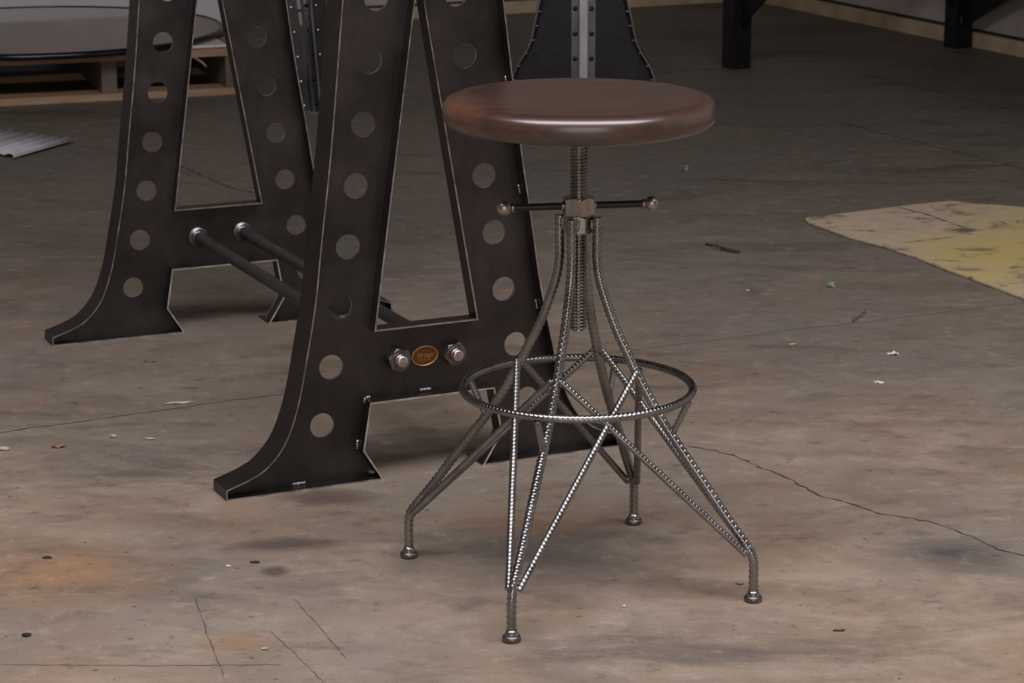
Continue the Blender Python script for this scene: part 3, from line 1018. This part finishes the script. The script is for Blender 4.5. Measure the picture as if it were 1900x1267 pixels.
# ------------------------------------------------------------------ pallet, round dark top on it, sheet on the floor
PD = Vector((0.949, 0.314, 0)).normalized()
PNV = Vector((-PD.y, PD.x, 0))
PE = Vector((-0.800, 7.480, 0))                 # front right corner on the floor
pal = thing('wooden_pallet', 'low pine pallet under the round dark top, behind the far A frame', 'pallet', tuple(PE), math.atan2(PD.y, PD.x))
for i, x in enumerate((-1.215, -0.80, -0.395, -0.02)):
    m = MB()
    m.box((x - 0.045, 0.006, 0.022), (x, 0.99, 0.118))
    m.obj('stringer', M['block'], pal)
for i in range(8):
    y0 = 0.0 + 0.129 * i
    m = MB()
    m.box((-1.23, y0, 0.118), (0.0, y0 + 0.098, 0.139))
    m.obj('deck_board', M['pine'], pal)
for y0 in (0.0, 0.45, 0.90):
    m = MB()
    m.box((-1.23, y0, 0.0), (0.0, y0 + 0.098, 0.021))
    m.obj('bottom_board', M['pine'], pal)
m = MB()
m.tube([(-0.165, -0.001, 0.120), (-0.140, -0.012, 0.104), (-0.128, -0.016, 0.090)], lambda s, a: 0.0035, 6)
m.obj('splinter', M['pine'], pal)

wp = wall('white_board', Vector((-0.95, 8.93, 0)), -BD, BN, 0.0, 2.2, 0.25, M['whitefoam'], 0.03, 0.0)
tag(wp, 'low white board standing against the back wall behind the pallet', 'board')

top = thing('round_tabletop', 'large round polished dark tabletop with black rim lying flat on the pallet', 'tabletop', (-1.49, 7.745, 0.1455))
m = MB()
m.box((-0.90, 0.05, 0.1392), (-0.05, 0.85, 0.1450))
fs_ = m.obj('foam_sheet', M['whitefoam'])
fs_.location = PE
fs_.rotation_euler = (0, 0, math.atan2(PD.y, PD.x))
tag(fs_, 'thin white foam sheet between the pallet and the round dark top', 'sheet')
m = MB()
m.lathe([(0.001, 0.018), (0.30, 0.018), (0.575, 0.018), (0.5755, 0.010), (0.574, 0.004), (0.001, 0.004)], 96)
m.obj('glass_disc', M['glass'], top, auto=0.7)
m = MB()
m.lathe([(0.57, 0.0), (0.584, 0.0), (0.590, 0.004), (0.592, 0.010), (0.590, 0.017), (0.584, 0.0205), (0.577, 0.0205), (0.5765, 0.017), (0.5765, 0.004), (0.57, 0.003)], 96)
m.obj('rim', M['rim'], top)

m = MB()
K = 60
e1 = Vector((0.177, -0.127, 0))
e2 = Vector((-0.110, -0.253, 0))
o0 = Vector((-1.354, 6.752, 0)) - e1
vs, fs = [], []
for i in range(K + 1):
    q = o0 + e1 * (2.0 * i / K)
    z = 0.006 + 0.0042 * sin(2 * pi * i / K * 10) + 0.004 * i / K
    vs += [(q.x, q.y, z), (q.x + e2.x * (1 + 0.03 * sin(i * 1.3)), q.y + e2.y * (1 + 0.03 * sin(i * 1.3)), z)]
fs = [(2 * i, 2 * i + 1, 2 * i + 3, 2 * i + 2) for i in range(K)]
m.add(vs, fs, 0, True)
sh = m.obj('corrugated_sheet', M['paper'])
md = sh.modifiers.new('thick', 'SOLIDIFY')
md.thickness = 0.0016
tag(sh, 'pale grey corrugated sheet lying on the floor at the left edge', 'sheet')

# ------------------------------------------------------------------ litter on the floor
def shard(name, label, cat, x, y, size, mat, seed, flat=0.35, stretch=(1, 1), rz=0.0):
    rnd = random.Random(seed)
    bm = bmesh.new()
    bmesh.ops.create_icosphere(bm, subdivisions=2, radius=1.0)
    for v in bm.verts:
        k = 1 + 0.45 * noise.noise(v.co * 1.7 + Vector((seed, 0, 0)))
        v.co = Vector((v.co.x * stretch[0], v.co.y * stretch[1], v.co.z * flat)) * (k * size)
    zmin = min(v.co.z for v in bm.verts)
    me = bpy.data.meshes.new(name)
    bm.to_mesh(me)
    bm.free()
    me.materials.append(M[mat])
    o = bpy.data.objects.new(name, me)
    C.objects.link(o)
    o.location = (x, y, -zmin)
    o.rotation_euler = (0, 0, rz)
    return tag(o, label, cat)
# green ferrule: a short open tube
gf = thing('green_ferrule', 'small green metal ferrule lying left of the yellow-stained board', 'ferrule', (0.648, 4.91, 0.0), radians(-30))
m = MB()
mt = Matrix.Translation((0, 0, 0.0058)) @ Matrix.Rotation(pi / 2, 4, 'Y')
m.lathe([(0.0040, -0.006), (0.0055, -0.006), (0.0055, 0.004), (0.0062, 0.005), (0.0062, 0.007), (0.0045, 0.007), (0.0040, 0.004), (0.0040, -0.005)], 20, mt)
m.obj('sleeve', M['green'], gf)
# small grey knob
kb = thing('grey_knob', 'small round grey metal knob on the dark floor beyond the seat', 'knob', (0.442, 6.197, 0))
m = MB()
m.lathe([(0.006, 0.0), (0.0075, 0.002), (0.0075, 0.006), (0.0055, 0.0085), (0.0062, 0.011), (0.0050, 0.014), (0.0005, 0.0155)], 18)
m.obj('head', M['stone'], kb)
def twig(label, pts, r, name='twig', mat='twig', cat='twig'):
    m = MB()
    m.tube(catmull([Vector((x, y, z + r)) for x, y, z in pts], 0.004), lambda s, a: r * (0.8 + 0.25 * sin(s * 300)), 7)
    return tag(m.obj(name, M[mat]), label, cat)
twig('thin dark curved twig on the floor to the right of the handle nut', [(0.425, 5.315, 0), (0.445, 5.275, 0.004), (0.465, 5.250, 0.003), (0.492, 5.232, 0)], 0.0028)
twig('short dark twig tip beside the thin curved twig', [(0.452, 5.262, 0), (0.475, 5.236, 0.001), (0.488, 5.225, 0)], 0.0020)
def crumple(name, label, x, y, size, mat, seed):
    """torn scrap: a crumpled thin sheet"""
    bm = bmesh.new()
    bmesh.ops.create_grid(bm, x_segments=8, y_segments=8, size=size)
    for v in bm.verts:
        n1 = noise.noise(Vector((v.co.x * 160, v.co.y * 160, seed)))
        n2 = noise.noise(Vector((v.co.y * 120 + 5, v.co.x * 120, seed)))
        rr = v.co.length / size
        v.co = Vector((v.co.x * (1 + 0.5 * n1), v.co.y * (0.7 + 0.5 * n2), size * (0.5 + 0.6 * n1) * (1.1 - 0.5 * rr)))
    zmin = min(v.co.z for v in bm.verts)
    me = bpy.data.meshes.new(name)
    bm.to_mesh(me)
    bm.free()
    me.materials.append(M[mat])
    o = bpy.data.objects.new(name, me)
    C.objects.link(o)
    o.location = (x, y, -zmin)
    md = o.modifiers.new('thick', 'SOLIDIFY')
    md.thickness = 0.0006
    return tag(o, label, 'scrap')
crumple('plastic_scrap', 'torn white plastic scrap farther right, below the stained board', 0.695, 4.376, 0.010, 'plastic', 3)
crumple('plastic_scrap', 'small upright white scrap just left of and below the torn one', 0.641, 4.184, 0.008, 'plastic', 8)
shard('wood_splinter', 'long pale splinter on the floor left of the near A frame', 'splinter', -0.566, 4.057, 0.008, 'tan', 5, 0.25, (2.8, 0.6), 0.2)
shard('dry_leaf', 'crumbled reddish leaf at the far left of the floor', 'leaf', -0.725, 3.807, 0.011, 'leaf', 6, 0.25, (1.2, 0.8), 0.4)
shard('orange_chip', 'tiny orange chip right of the reddish leaf', 'chip', -0.647, 3.859, 0.005, 'orange', 7, 0.5)
shard('tan_chip', 'thin tan chip right of the orange one', 'chip', -0.586, 3.847, 0.005, 'tan', 8, 0.3, (1.6, 0.6))
shard('tan_chip', 'pale chip by the left picture edge below the floor crack', 'chip', -0.81, 3.789, 0.006, 'tan', 9, 0.5, (1.4, 0.8))
shard('brown_chip', 'brown flake on the floor in front of the far A frame', 'chip', -0.654, 4.333, 0.007, 'leaf', 10, 0.35, (1.6, 0.7))
shard('pebble', 'small grey pebble just behind the right stool foot', 'pebble', 0.307, 3.165, 0.0042, 'stone', 11, 0.6, (1.3, 1))
shard('white_fleck', 'tiny white fleck on the floor between front and right stool feet', 'fleck', 0.147, 3.078, 0.0022, 'plastic', 12, 0.8)
shard('white_fleck', 'tiny white fleck on the floor left of the left stool foot', 'fleck', -0.392, 3.237, 0.0026, 'plastic', 13, 0.6, (1.5, 0.8))
shard('wood_chip', 'small yellowish chip on the floor left of the green ferrule', 'chip', 0.476, 4.876, 0.004, 'tan', 14, 0.5)
shard('wood_chip', 'small orange-tan sliver right of the stool ring', 'chip', 0.519, 4.445, 0.0045, 'orange', 15, 0.4, (1.8, 0.5), 0.4)
shard('rubber_crumb', 'black crumb on the orange floor stain at lower left', 'crumb', -0.648, 3.274, 0.0042, 'black_chip', 16, 0.4, (1.6, 0.9))
shard('rubber_crumb', 'black crumb nearest the lower left picture corner', 'crumb', -0.621, 2.977, 0.0050, 'black_chip', 17, 0.4, (1.3, 0.9))
shard('rubber_crumb', 'thin black crumb left of the white fleck and left stool foot', 'crumb', -0.356, 3.253, 0.0040, 'black_chip', 18, 0.4, (1.8, 0.5))
shard('rubber_crumb', 'thin black sliver at lower right, in front of the right stool foot', 'crumb', 0.419, 2.99, 0.0042, 'black_chip', 19, 0.3, (2.0, 0.4))
shard('green_chip', 'tiny green chip near the bottom edge left of the front stool foot', 'chip', -0.312, 2.929, 0.0032, 'green', 20, 0.5, (1.4, 0.8))
